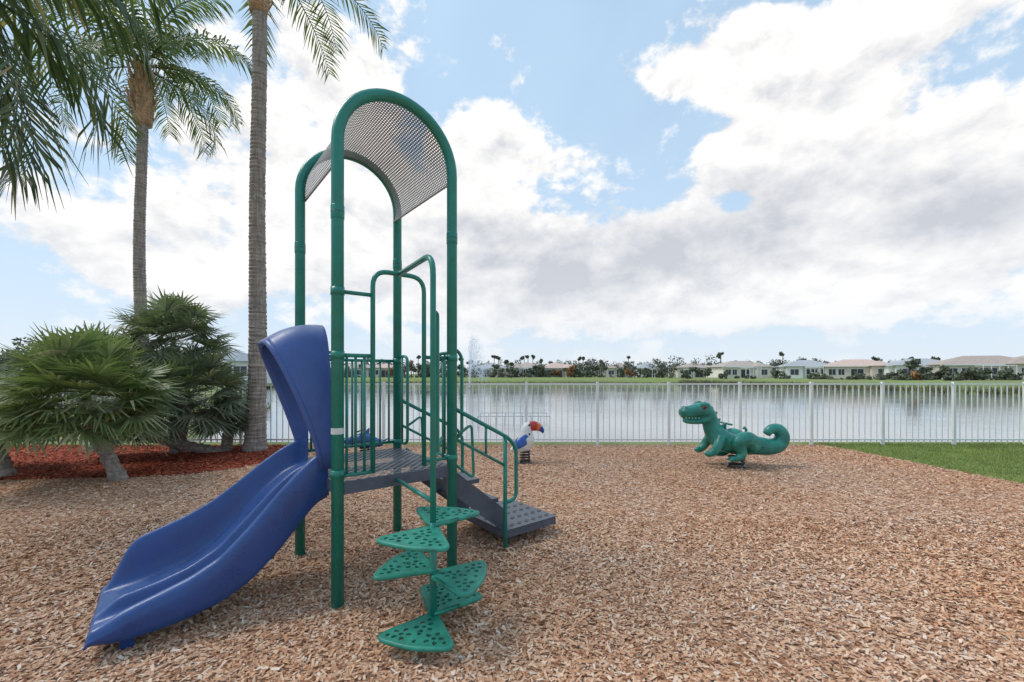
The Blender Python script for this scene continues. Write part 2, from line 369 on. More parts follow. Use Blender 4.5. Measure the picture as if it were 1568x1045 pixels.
# leaf climber
pa,pb=.35,-.62
T('climber_pole',[(pa,pb,-.1),(pa,pb,2.2),(.42,0,2.2)],.0175,.13)
T('climber_pole_sleeve',[(pa,pb,.0),(pa,pb,.64)],.021)
T('climber_handle',[(pa,pb,1.86),(pa+.045,pb+.03,1.86),(pa+.045,pb+.03,1.02),(pa,pb,1.02)],.012,.03)
T('climber_brace',[(pa,pb,1.02),(LA-.1,-.02,1.02)],.012)
T('climber_brace',[(pa,pb,.76),(.4,-.0,.76)],.014)
P0=pt(pa,pb,0)
def leafstep(off,z,idx):
    ang=math.atan2(off[1],off[0])
    tri=[Vector((-.035,0,0)),Vector((.26,.225,0)),Vector((.3,-.0,0)),Vector((.26,-.225,0))]
    out=fillet([ (tri[3]+tri[0])/2 ,tri[0],tri[1],tri[2],tri[3],(tri[3]+tri[0])/2],.075,7)[:-1]
    cu=bpy.data.curves.new('step_plate','CURVE'); cu.dimensions='2D'; cu.fill_mode='BOTH'; cu.extrude=.006; cu.bevel_depth=.0015
    def sp(pl):
        s=cu.splines.new('POLY'); s.points.add(len(pl)-1); s.use_cyclic_u=True
        for i,p in enumerate(pl): s.points[i].co=(p[0],p[1],0,1)
    sp([(p.x,p.y) for p in out])
    def ell(cx,cy,ra,rb,rot):
        sp([(cx+ra*math.cos(t)*math.cos(rot)-rb*math.sin(t)*math.sin(rot),cy+ra*math.cos(t)*math.sin(rot)+rb*math.sin(t)*math.cos(rot)) for t in [i*math.pi/6 for i in range(12)]])
    for cx,cy in((.125,0),(.212,.092),(.212,-.092)):
        ell(cx,cy,.015,.015,0)
        for k in range(5):
            t=k*math.pi*2/5+cx*20; ell(cx+.041*math.cos(t),cy+.041*math.sin(t),.018,.014,t)
    for cx,cy in((.255,0),(.19,.0),(.055,.0),(.235,.16),(.235,-.16)): ell(cx,cy,.016,.012,cy*20)
    cu.materials.append(GREEN2)
    o=bpy.data.objects.new('step_plate',cu); o.location=(P0.x,P0.y,z); o.rotation_euler=(0,0,ang); link(o,PS)
    M=Matrix.Translation((P0.x,P0.y,z-.004))@Matrix.Rotation(ang,4,'Z')
    rim=[M@p for p in out]; rim.append(rim[0]); rim.append(rim[1])
    v,f=sweep(rim,.0135,8); mk('step_rim',v,f,GREEN2,PS,True)
leafstep((-.04,-.185),.1,0);leafstep((.05,.16),.12,1);leafstep((-.2,.07),.37,2);leafstep((.19,-.03),.34,3);leafstep((-.05,-.17),.61,4);leafstep((.04,.19),.63,5)
# stairs
mb=MB()
def sloped(b,w,a0,z0,a1,z1,h):
    c=(pt(a0,b,z0)+pt(a1,b,z1))/2; e=(pt(a1,b,z1)-pt(a0,b,z0))/2
    mb.obox(c,e,ac*w,(0,0,h))
for b in(.13,.72): sloped(b,.012,LA,.70,LA+.62,.2,.1)
mb.obj('stair_stringers',SLATE,PS)
mb=MB()
for s,z in((.2,.6),(.4,.4)):
    mb.obox(pt(LA+s+.02,.425,z),ab*.13,ac*.285,(0,0,.018))
mb.obox(pt(LA+.83,.36,.135),ab*.3,ac*.34,(0,0,.034)); mb.obox(pt(LA+.72,.36,.06),ab*.05,ac*.2,(0,0,.07))
mb.obj('stair_treads',SLATE,PS)
q=[pt(LA+.52,.01,.173),pt(LA+1.14,.01,.173),pt(LA+1.14,.71,.173),pt(LA+.52,.71,.173)]
STEPM=simple('step_plate_slate',(.09,.105,.13),.45,.2,10)
mk('lower_step_plate',q,[(0,1,2,3)],STEPM,PS)
mb=MB()
for i in range(7):
    for j in range(5):
        mb.obox(pt(LA+.58+i*.083+(j%2)*.03,.09+j*.135,.1745),ab*.022+ac*.02,(-ab*.012+ac*.012),(0,0,.001))
mb.obj('step_plate_slots',BLACK,PS)
for b in(.03,.9):
    L=LA
    T('stair_rail',[(L,b,1.25),(L+.58,b,.95),(L+.66,b,.86),(L+.66,b,.42),(L+.53,b,.40)],.0165,.06)
    T('stair_rail_post',[(L+.54,b,-.05),(L+.54,b,.96)],.0175)
    T('stair_rail_lower',[(L,b,1.02),(L+.54,b,.72)],.012)
    T('stair_rail_loop',[(L+.04,b,1.0),(L+.2,b,1.1),(L+.22,b,.66),(L+.04,b,.8)],.011,.05)
    T('stair_rail_bal',[(L+.34,b,1.06),(L+.34,b,.84)],.01)
v,f=sweep([pt(0,0,1.115),pt(0,0,1.155)],pr+.0012,20,cap=False); mk('post_label',v,f,simple('label',(.6,.62,.6),.5,.1,30),PS,True)
# ---- slide
st=[0,.08,.18,.3,.45,.6,.75,.9,1.0,1.06,1.11,1.15]
ZB=[.81,.805,.76,.66,.50,.345,.26,.215,.195,.185,.175,.165]
ZN=[.97,.95,.86,.735,.56,.41,.33,.28,.25,.225,.195,.175]
ZF=[1.0,.99,.94,.86,.74,.63,.55,.495,.46,.39,.25,.18]
ZK=[.66,.62,.5,.36,.22,.14,.1,.08,.075,.08,.09,.1]
S=np.linspace(0,1.15,64)
def sm(z):
    a=np.interp(S,st,z); k=np.array([1,2,3,2,1])/9; p=np.pad(a,2,mode='edge'); return np.convolve(p,k,'valid')
zb,zn,zf,zk=map(sm,(ZB,ZN,ZF,ZK))
v=[];f=[]
for i,s in enumerate(S):
    b,nn_,ff,kk=zb[i],zn[i],zf[i],zk[i]
    lip=max(0,(s-1.05)/.1); rg=1-.7*min(1,lip)
    cs=[(.305,min(ff-.04,kk+.05)),(.31,ff-.05),(.3,ff-.014),(.28,ff),(.26,ff-.012),(.245,b+(ff-b)*.6),(.232,b+(ff-b)*.2),(.215,b+.018*rg),(.19,b+.002),(.06,b-.004),(-.03,b),(-.046,b+.004),(-.06,b+.03*rg),(-.075,b+.064*rg),(-.095,b+.074*rg),(-.115,b+.062*rg),(-.13,b+.02*rg),(-.15,b-.01),(-.185,b-.01),(-.205,b+.008),(-.22,nn_-.02),(-.236,nn_-.004),(-.258,nn_),(-.282,nn_-.01),(-.3,nn_-.045),(-.308,(nn_+kk)/2),(-.295,kk+.01),(-.27,kk)]
    for t_,z in cs: v.append(pt(-s,LC/2+t_,z))
m_=len(cs)
for i in range(len(S)-1):
    for j in range(m_-1): f.append((i*m_+j,(i+1)*m_+j,(i+1)*m_+j+1,i*m_+j+1))
nb_=len(S)-1; base_=nb_*m_
last=[Vector(v[base_+j]) for j in range(m_)]
for k in range(1,6):
    th=k/5*math.pi*.5
    for p in last:
        q_=p-ab*(.03*math.sin(th)); z=p.z-(1-math.cos(th))*max(0,p.z-.1); v.append(Vector((q_.x,q_.y,z)))
    for j in range(m_-1):
        i=nb_+k-1; f.append((i*m_+j,(i+1)*m_+j,(i+1)*m_+j+1,i*m_+j+1))
f=[tuple(reversed(q)) for q in f]
o=mk('slide_chute',v,f,BLUE,PS,True)
up_=sum(p.normal.z for p in o.data.polygons if abs(p.center.z)>0)
if up_<0: o.data.flip_normals()
md=o.modifiers.new('s','SOLIDIFY'); md.thickness=.01; md.offset=-1
md=o.modifiers.new('ss','SUBSURF'); md.levels=1; md.render_levels=1
mb=MB(); mb.obox(pt(-1.02,LC/2-.2,.03),ab*.03,ac*.02,(0,0,.09)); mb.obox(pt(-1.02,LC/2+.2,.03),ab*.03,ac*.02,(0,0,.09)); mb.obox(pt(-.07,LC/2,.72),ab*.08,ac*.28,(0,0,.05)); mb.obj('slide_feet',BLUE,PS)
# hood
v=[];f=[];n=48;m_=14
for i in range(n+1):
    th=math.pi*i/n
    ct,s_=math.cos(th),math.sin(th)
    sg=1 if ct>0 else -1
    tt=-.32*sg*abs(ct)**.62; zz=.86+.98*abs(s_)**.72
    q0=max(0,(zz-.9)/.94)
    sf=.04+.30*(.8*q0**1.2+.2*math.sin(q0*math.pi/2))
    for j in range(m_+1):
        q_=j/m_; s=-.015+q_*(sf+.015)
        dome=1-.12*q_**2.5*max(0,(zz-1.2)/.6)
        v.append(pt(-s,LC/2+tt*(1-.04*q_),.86+(zz-.86)*dome))
for i in range(n):
    for j in range(m_): f.append((i*(m_+1)+j,i*(m_+1)+j+1,(i+1)*(m_+1)+j+1,(i+1)*(m_+1)+j))
o=mk('slide_hood',v,f,HOODB,PS,True)
if sum(p.normal.z for p in o.data.polygons)<0: o.data.flip_normals()
md=o.modifiers.new('s','SOLIDIFY'); md.thickness=.03; md.offset=0
rim=[v[i*(m_+1)+m_] for i in range(n+1)]
tube('hood_rolled_rim',rim,.02,HOODB,PS,10)
# ------------------------------------------------------------ fence
FY=8.98
mb=MB()
x=-13.2
mb.box(-13.2,15,FY-.012,FY+.012,1.27,1.30); mb.box(-13.2,15,FY-.012,FY+.012,.10,.13)
while x<15:
    mb.box(x-.026,x+.026,FY-.026,FY+.026,0,1.33)
    for i in range(1,12): mb.box(x+i*.125-.0075,x+i*.125+.0075,FY-.0078,FY+.0078,.05,1.268)
    x+=1.5
mb.obj('aluminium_fence',WHITE)
# ------------------------------------------------------------ spring riders
def helix(c,r,z0,z1,turns,w=.014):
    n=turns*18; return sweep([(c[0]+r*math.cos(i/18*2*math.pi),c[1]+r*math.sin(i/18*2*math.pi),z0+(z1-z0)*i/n) for i in range(n+1)],w,8)
def merged(name,parts,mat,parent,vox=.014,smi=6):
    mb=MB()
    for v,f in parts: mb.add(v,f)
    o=mb.obj(name,mat,parent); md=o.modifiers.new('r','REMESH'); md.mode='VOXEL'; md.voxel_size=vox; md.use_smooth_shade=True
    md=o.modifiers.new('s','SMOOTH'); md.factor=.5; md.iterations=smi
    return o
def crom(pts_,rad,k=6):
    out=[];ro=[]; n=len(pts_)
    for i in range(n-1):
        p=[Vector(pts_[max(0,i-1)]),Vector(pts_[i]),Vector(pts_[i+1]),Vector(pts_[min(n-1,i+2)])]
        for j in range(k):
            t=j/k
            out.append(.5*((2*p[1])+(p[2]-p[0])*t+(2*p[0]-5*p[1]+4*p[2]-p[3])*t*t+(3*p[1]-p[0]-3*p[2]+p[3])*t**3))
            a,b=rad[i],rad[i+1]; ro.append((a[0]*(1-t)+b[0]*t,a[1]*(1-t)+b[1]*t))
    out.append(Vector(pts_[-1])); ro.append(rad[-1]); return out,ro
DE=empty('dinosaur_spring_rider',(3.55,6.9,0))
def seg3(L,mat=None,k=6,seg=16):
    p,r=crom([(a,b,c) for a,b,c,_,_ in L],[(d,e) for *_,d,e in L],k); return sweep(p,r,seg,side=(0,1,0))
parts=[]
parts.append(seg3([(-.4,0,.88,.13,.12),(-.35,0,.76,.12,.12),(-.31,0,.62,.135,.14),(-.2,0,.47,.17,.17),(.0,0,.37,.18,.16),(.22,0,.36,.18,.165),(.42,0,.34,.15,.15),(.6,0,.32,.13,.135),(.76,0,.36,.12,.125),(.82,0,.49,.105,.11),(.75,0,.6,.09,.095),(.63,0,.6,.075,.075),(.56,0,.52,.06,.06)]))
# skull: deep and blunt with brow, upper jaw, lower jaw
parts.append(seg3([(-.34,0,.88,.12,.1),(-.43,0,.9,.15,.13),(-.54,0,.905,.15,.125),(-.66,0,.885,.135,.105),(-.76,0,.87,.125,.095),(-.81,0,.865,.1,.08),(-.835,0,.86,.06,.05)]))
parts.append(seg3([(-.36,0,.79,.12,.09),(-.47,0,.755,.125,.065),(-.6,0,.735,.115,.05),(-.7,0,.735,.1,.045),(-.76,0,.745,.07,.035),(-.78,0,.75,.04,.02)]))
for s in(-1,1):
    parts.append(sweep([(-.55,s*.1,.99),(-.48,s*.105,1.015),(-.4,s*.09,.99)],[.04,.05,.035],10))
    parts.append(sweep([(-.8,s*.045,.925),(-.76,s*.045,.955),(-.71,s*.045,.945)],[.022,.03,.022],8))
    p,r=crom([(-.24,s*.14,.5),(-.31,s*.2,.38),(-.38,s*.2,.28),(-.46,s*.19,.24),(-.5,s*.18,.27)],[(.085,.085),(.075,.075),(.065,.065),(.055,.05),(.04,.035)],5); parts.append(sweep(p,r,10))
    p,r=crom([(.28,s*.13,.36),(.14,s*.21,.47),(-.02,s*.23,.42),(.05,s*.23,.27),(-.02,s*.23,.18),(-.14,s*.23,.17)],[(.14,.14),(.13,.13),(.105,.105),(.075,.075),(.065,.055),(.05,.04)],5); parts.append(sweep(p,r,12))
    for q in(-.035,0,.035):
        parts.append(sweep([(-.12,s*.23+q,.165),(-.18,s*.23+q*1.3,.15)],[.024,.013],6))
for q in [(-.26,.86),(-.21,.75),(-.14,.66),(-.03,.59)]:
    parts.append(sweep([(q[0]-.04,0,q[1]-.05),(q[0]+.03,0,q[1]+.03)],[.05,.015],8))
merged('dinosaur_body',parts,DINO,DE,.013,5)
TOOTH=simple('tooth_white',(.7,.68,.6),.4,.05); 
mb=MB()
for s in(-1,1):
    for i in range(5):
        xx=-.58-i*.048; yy=s*(.122-.008*i)
        v,f=sweep([(xx,yy,.805),(xx,yy,.782)],[.009,.003],6); mb.add(v,f)
mb.obj('teeth',TOOTH,DE)
mb=MB()
for s in(-1,1):
    v,f=sweep([(-.5,s*.12,.96),(-.5,s*.162,.96)],[.03,.02],10); mb.add(v,f)
mb.obj('eyes',simple('eye_dark',(.03,.015,.012),.2,.1),DE)
mb=MB()
for s in(-1,1):
    v,f=sweep([(-.5,s*.12,.96),(-.5,s*.156,.961)],[.04,.03],12); mb.add(v,f)
mb.obj('eye_rings',simple('eye_red',(.3,.06,.04),.3,.1),DE)
mb=MB()
v,f=sweep([(-.1,-.2,.7),(-.1,.2,.7)],.016,8); mb.add(v,f)
v,f=sweep([(-.1,0,.54),(-.1,0,.7)],.02,8); mb.add(v,f)
v,f=sweep([(.22,-.0,.5),(.24,0,.6),(.2,0,.63)],[.022,.02,.03],8); mb.add(v,f)
mb.obj('handle_bar',GREEN,DE,True)
v,f=helix((.08,0),.11,.02,.26,4,.018); mk('coil_spring',v,f,BLACK,DE,True)
mb=MB(); mb.box(-.07,.23,-.14,.14,-.01,.022); mb.obj('spring_base',BLACK,DE)
# toucan rider
TE=empty('toucan_spring_rider',(.24,7.2,0))
BW=simple('rider_white',(.7,.7,.68),.4,.08)
parts=[seg3([(-.14,0,.2,.05,.05),(-.06,0,.28,.12,.13),(0,0,.4,.14,.14),(.0,0,.52,.1,.1),(.03,0,.6,.09,.09),(.08,0,.62,.07,.07)]),seg3([(-.02,0,.28,.09,.09),(-.17,0,.24,.07,.05),(-.27,0,.22,.05,.02)])]
merged('toucan_body',parts,BW,TE,.012,4)
for nm,c,L in(('beak_base',(.45,.04,.025),[(.06,0,.61,.075,.08),(.12,0,.62,.07,.085),(.18,0,.61,.06,.075)]),('beak_mid',(.65,.16,.03),[(.18,0,.61,.061,.076),(.23,0,.585,.05,.06)]),('beak_tip',(.02,.05,.3),[(.23,0,.585,.05,.06),(.27,0,.54,.035,.035),(.28,0,.5,.01,.01)])):
    v,f=seg3(L); mk(nm,v,f,simple(nm,c,.35,.15),TE,True)
for s in(-1,1):
    v,f=sweep([(.02,s*.1,.46),(-.06,s*.13,.38),(-.16,s*.13,.3),(-.22,s*.11,.25)],[(.02,.05),(.025,.085),(.02,.06),(.01,.02)],10,side=(0,1,0)); mk('wing',v,f,simple('wing_blue',(.03,.12,.4),.4,.2),TE,True)
    v,f=sweep([(.05,s*.07,.64),(.05,s*.088,.645)],[.022,.014],8); mk('eye',v,f,BLACK,TE,True)
v,f=sweep([(.05,-.16,.5),(.05,.16,.5)],.014,8); mk('handle',v,f,BLACK,TE,True)
v,f=helix((-.02,0),.08,.02,.2,4,.014); mk('coil_spring',v,f,BLACK,TE,True)
mb=MB(); mb.box(-.14,.1,-.12,.12,-.01,.02); mb.obj('spring_base',BLACK,TE)
# dolphin rider
DO=empty('dolphin_spring_rider',(-2.62,7.6,0))
parts=[seg3([(-.42,0,.36,.02,.03),(-.34,0,.3,.06,.05),(-.2,0,.3,.11,.11),(0,0,.32,.14,.14),(.18,0,.28,.09,.09),(.32,0,.26,.05,.05)]),
 sweep([(.3,0,.27),(.38,.1,.34)],[(.04,.03),(.02,.01)],8),sweep([(.3,0,.27),(.38,-.1,.34)],[(.04,.03),(.02,.01)],8),sweep([(.02,0,.42),(.08,0,.54)],[.06,.012],8)]
merged('dolphin_body',parts,BLUE,DO,.013,4)
v,f=helix((0,0),.08,.02,.2,4,.014); mk('coil_spring',v,f,BLACK,DO,True)
v,f=sweep([(-.1,-.16,.48),(-.1,.16,.48)],.014,8); mk('handle',v,f,BLACK,DO,True)
# ------------------------------------------------------------ palms
def frond(Fv,Ff,o,az,e0,L,droop,nl,ll,lw,roll=0,hang=.5):
    o=Vector(o); ns=nl; p=o.copy(); e=e0; ds=L/ns; path=[]
    tw=U(-.3,.3)
    for i in range(ns+1):
        d=Vector((math.cos(az)*math.cos(e),math.sin(az)*math.cos(e),math.sin(e)))
        path.append((p.copy(),d)); p=p+d*ds; e-=droop/ns*(.4+1.2*i/ns); az+=tw/ns
    for i in range(ns):
        p0,d0=path[i];p1,d1=path[i+1]; r0=.022*(1-i/ns)+.004;r1=.022*(1-(i+1)/ns)+.004
        s=d0.cross(Vector((0,0,1)));s=s.normalized() if s.length>.05 else Vector((1,0,0))
        u=s.cross(d0); b=len(Fv)
        Fv+= [p0+s*r0,p0-s*r0,p0-u*r0,p1+s*r1,p1-s*r1,p1-u*r1]; Ff+=[(b,b+1,b+4,b+3),(b+1,b+2,b+5,b+4),(b+2,b,b+3,b+5)]
        t=i/ns
        if t<.12: continue
        prof=(math.sin(min(1,(t+.12))*math.pi*.62+.35))*1.0
        prof=max(.3,min(1,prof)) if t<.8 else max(.3,1-(t-.8)*2.6)
        for sd in(-1,1):
            if R()<.05: continue
            l=ll*prof*U(.8,1.1); dd=(s*sd*U(.7,1.0)+d0*U(.4,.8)+u*U(.0,.4)).normalized()
            q0=p0+s*sd*r0; q1=q0+dd*l*.45+Vector((0,0,-l*hang*.15)); d2=(dd+Vector((0,0,-hang*U(.7,2.0)))).normalized(); q2=q1+d2*l*.55
            w=lw*U(.8,1.1); wv=d0*w*.5
            b=len(Fv); Fv+=[q0-wv*.5,q0+wv*.5,q1-wv,q1+wv,q2-wv*.12,q2+wv*.12]; Ff+=[(b,b+1,b+3,b+2),(b+2,b+3,b+5,b+4)]
def trunk(name,base_,top,r0,r1,parent,lean=.0,flare=.5,step=.075):
    b=Vector(base_);t=Vector(top);L=(t-b).length;n=int(L/step)*2; path=[];rad=[]
    for i in range(n+1):
        q=i/n; p=b.lerp(t,q)+Vector((math.sin(q*math.pi)*lean+.02*math.sin(q*9),0,0)); r=r0+(r1-r0)*min(1,q*1.3)+flare*r0*math.exp(-q*L/.35)
        r*=(1.035 if i%2 else .975)*U(.97,1.03)
        path.append(p+Vector((U(-.004,.004),U(-.004,.004),0))); rad.append(r)
    v,f=sweep(path,rad,20); return mk(name,v,f,TRUNK,parent,False)
def boots(top,r,h,parent,n=26,mat=None):
    Bv=[];Bf=[]
    for i in range(n):
        a=U(0,6.28);z=U(-h,.1); l=U(.25,.5); c=Vector(top)+Vector((math.cos(a)*r*.9,math.sin(a)*r*.9,z))
        d=Vector((math.cos(a)*U(.15,.6),math.sin(a)*U(.15,.6),1)).normalized(); s=Vector((-math.sin(a),math.cos(a),0)); w=U(.05,.1)
        b=len(Bv);o_=Vector((math.cos(a),math.sin(a),0))*.02
        Bv+=[c-s*w,c+o_,c+s*w,c+d*l-s*w*.25,c+d*l+o_,c+d*l+s*w*.25];Bf+=[(b,b+1,b+4,b+3),(b+1,b+2,b+5,b+4)]
    mk('frond_boots',Bv,Bf,FIBRE,parent)
    v,f=sweep([Vector(top)+Vector((0,0,-h-.1)),Vector(top)+Vector((0,0,-h*.8)),Vector(top)+Vector((0,0,-h*.2)),Vector(top)+Vector((0,0,.3))],[r*.95,r*1.1,r*1.15,r*.6],16); mk('fibre_sheath',v,f,FIBRE,parent,True)
def crown(top,n,L,parent,mat,ll=.55,lw=.045,emin=-.5,azs=None,nl=46,hang=.5,dr=(1.2,2.0)):
    Fv=[];Ff=[]
    for i in range(n):
        az=(i*2.39996+U(-.2,.2)) if azs is None else azs[i%len(azs)]+U(-.25,.25)
        q=i/n; e0=1.35-(1.35-emin)*q
        frond(Fv,Ff,Vector(top)+Vector((0,0,.1*(1-q))),az,e0,L*U(.85,1.1),U(*dr),nl,ll,lw,0,hang)
    mk('crown',Fv,Ff,mat,parent)
P1=empty('coconut_palm_tree'); trunk('trunk',(-5.0,8.3,-.05),(-4.93,8.3,9.3),.165,.125,P1,.03,.45)
boots((-4.93,8.3,9.4),.16,.8,P1,50); crown((-4.93,8.3,9.95),20,3.0,P1,FROND,.6,.045,.0,dr=(1.3,1.9))
P2=empty('coconut_palm_tree'); trunk('trunk',(-10.3,12,-.05),(-10.38,12,9.2),.16,.125,P2,-.12,.3)
boots((-10.38,12,9.85),.22,1.25,P2,90); crown((-10.38,12,10.1),26,3.3,P2,FROND,.75,.055,-.15,dr=(1.5,2.3),hang=.7,nl=52)
P3=empty('foreground_palm_tree'); trunk('trunk',(-6.95,4.9,-.05),(-6.9,4.9,6.0),.2,.15,P3,0,.3)
boots((-6.9,4.9,6.1),.2,.6,P3,30); crown((-6.9,4.9,6.25),25,2.75,P3,FRONDN,.95,.065,-.85,dr=(1.3,2.3),hang=1.6,nl=36)
def fanpalm(name,bs,tops,mat,parent=None,nleaf=60):
    E=parent or empty(name)
    for (top,Rr,ct) in tops:
        b=Vector(bs)
        path=[];rad=[]; t=Vector(top)-Vector((0,0,Rr*.25)); n=26
        for i in range(n+1):
            q=i/n; path.append(b.lerp(t,q)+Vector((0,0,math.sin(q*math.pi)*-.04)));rad.append((.1 if i%2 else .085)*U(.9,1.15))
        v,f=sweep(path,rad,12); mk('trunk',v,f,TRUNK,E)
        V=[];F=[]
        for i in range(ct):
            az=i*2.39996; q=(i+.5)/ct; el=math.asin(1-1.6*q)
            d=Vector((math.cos(az)*math.cos(el),math.sin(az)*math.cos(el),math.sin(el)))
            pl=Rr*U(.38,.68); o=Vector(top)-Vector((0,0,Rr*.2)); c=o+d*pl+Vector((0,0,-.06*(1-abs(d.z))))
            s=d.cross(Vector((0,0,1))); s=s.normalized() if s.length>.1 else Vector((1,0,0)); s=(s+Vector((U(-.4,.4),U(-.4,.4),U(-.6,.6)))).normalized()
            up=s.cross(d).normalized(); b0=len(V)
            V+=[o-s*.008,o+s*.008,c+s*.006,c-s*.006];F+=[(b0,b0+1,b0+2,b0+3)]
            nb=22; bl=Rr*U(.36,.5)
            for k in range(nb):
                a=(-1+2*k/(nb-1))*U(1.9,2.1)
                dd=(d*math.cos(a)+s*math.sin(a)+up*.12).normalized(); l=bl*(.75+.25*math.cos(a*.7))*U(.88,1.08)
                wv=dd.cross(up).normalized()*Rr*.017; b0=len(V)
                m1=c+dd*l*.5; m2=c+dd*l+Vector((0,0,-l*U(.08,.32)))
                V+=[c-wv*.3,c+wv*.3,m1+wv,m1-wv,m2+wv*.15,m2-wv*.15];F+=[(b0,b0+1,b0+2,b0+3),(b0+3,b0+2,b0+4,b0+5)]
        mk('fan_leaves',V,F,mat,E)
    return E
fanpalm('fan_palm',(-5.5,6.0,-.03),[((-6.0,6.0,1.38),1.15,115)],FAN)
fanpalm('fan_palm',(-6.3,8.0,-.03),[((-6.5,8.2,2.3),1.1,80),((-6.0,7.9,1.3),1.15,85)],FAN2)
fanpalm('fan_palm',(-5.5,8.2,-.03),[((-5.5,8.3,.75),.65,55),((-6.9,7.6,.7),.7,50)],FAN2)
fanpalm('fan_palm',(-7.3,6.2,-.03),[((-7.9,6.4,1.0),.9,60)],FAN2)
# shrubs / masses
def clump(V,c,r,n,ls,flat=.8):
    c=np.array(c); nb=max(3,int(n/60)); cc=np.random.normal(0,.42,(nb,3))*r*np.array([1,1,flat])+c
    cr=np.random.uniform(.2,.45,nb)*r
    idx=np.random.randint(0,nb,n); d=np.random.normal(0,1,(n,3)); d/=np.linalg.norm(d,axis=1)[:,None]
    p=cc[idx]+d*cr[idx][:,None]*np.random.uniform(.6,1.05,(n,1))
    a=np.random.normal(0,1,(n,3)); a/=np.linalg.norm(a,axis=1)[:,None]; b=np.cross(a,d); b/=np.linalg.norm(b,axis=1)[:,None]+1e-6
    l=np.random.uniform(.6,1.3,(n,1))*ls
    V.append(np.stack([p-a*l,p+b*l*.5,p+a*l,p-b*l*.5],1))
V=[]
for i in range(16): clump(V,(-18.5+i*.45+U(-.2,.2),12.5+U(-1,2.5),1.1+U(-.2,.4)),1.1,900,.07)
mknp('shrub_mass',np.concatenate(V),4,TREES)
V=[];Va=[]
TW=MB()
def edgeY(x): return 113 if x<25 else (113-(x-25)*.85 if x<42 else 98-(x-42)*1.9)
def bankY(x): return max(62,edgeY(x))
def plant(tx,ty,hs_,palm=.25):
    if R()<palm:
        hh=hs_*U(.95,1.3); v,f=sweep([(tx,ty,0),(tx+U(-.3,.3),ty,hh)],[.16,.11],6); TW.add(v,f)
        clump(V,(tx,ty,hh),1.0,150,.45,.4)
    else:
        v,f=sweep([(tx,ty,0),(tx,ty,hs_*.6)],[.2,.1],6); TW.add(v,f)
        clump(Va if (R()<.03) else V,(tx,ty,hs_*.55),hs_*U(.5,.7),420,.3,.7)
x=-95
while x<130:
    yb=(134 if x<40 else 126)+U(-3,12); plant(x,yb,U(4.4,6.6),.2); x+=U(.8,1.7)
for q in range(80):
    x_=U(-60,85); by=bankY(x_); plant(x_,by+U(3.5,14),U(2.0,3.8)*(.6+.4*min(1,by/113)),.38)
for q in range(90):
    x_=U(-60,85); clump(V,(x_,bankY(x_)+U(2.5,7),.7),U(.6,1.1),140,.2,.5)
mknp('distant_tree_line',np.concatenate(V),4,TREES)
if Va: mknp('distant_autumn_trees',np.concatenate(Va),4,AUT)
TW.obj('distant_tree_trunks',TRUNK)
V=[];clump(V,(16.2,116,2.2),2.2,700,.3); mknp('orange_tree',np.concatenate(V),4,AUT)
for (sx,sy,r_) in((62,76,1.6),(65,75,1.5),(68,74,1.6),(58,80,1.2),(60.5,66,.9),(64,62,1.0),(74,68,1.6)):
    V=[];clump(V,(sx,sy,.8),r_,900,.16,.6); mknp('bank_shrub',np.concatenate(V),4,TREES)
# reeds on banks
V=[]
def reeds(p,q,n,h):
    t=np.random.uniform(0,1,n); c=np.stack([p[0]+(q[0]-p[0])*t+np.random.normal(0,.7,n),p[1]+(q[1]-p[1])*t+np.random.normal(0,.7,n),np.full(n,-.85)],1)
    hh=np.random.uniform(.4,1,n)*h*(0.6+.4*np.sin(t*37)**2); w=.05
    tip=np.stack([np.random.normal(0,.12,n),np.random.normal(0,.12,n),hh],1); d=np.stack([np.full(n,w),np.random.uniform(-w,w,n),np.zeros(n)],1)
    V.append(np.stack([c-d,c+d,c+tip],1))
for i in range(2,12):
    p,q=poly[i],poly[(i+1)%len(poly)]; reeds(p,q,int(200*np.hypot(*(q-p))),1.3 if i<5 else .6)
mknp('shoreline_reeds',np.concatenate(V),3,REED)
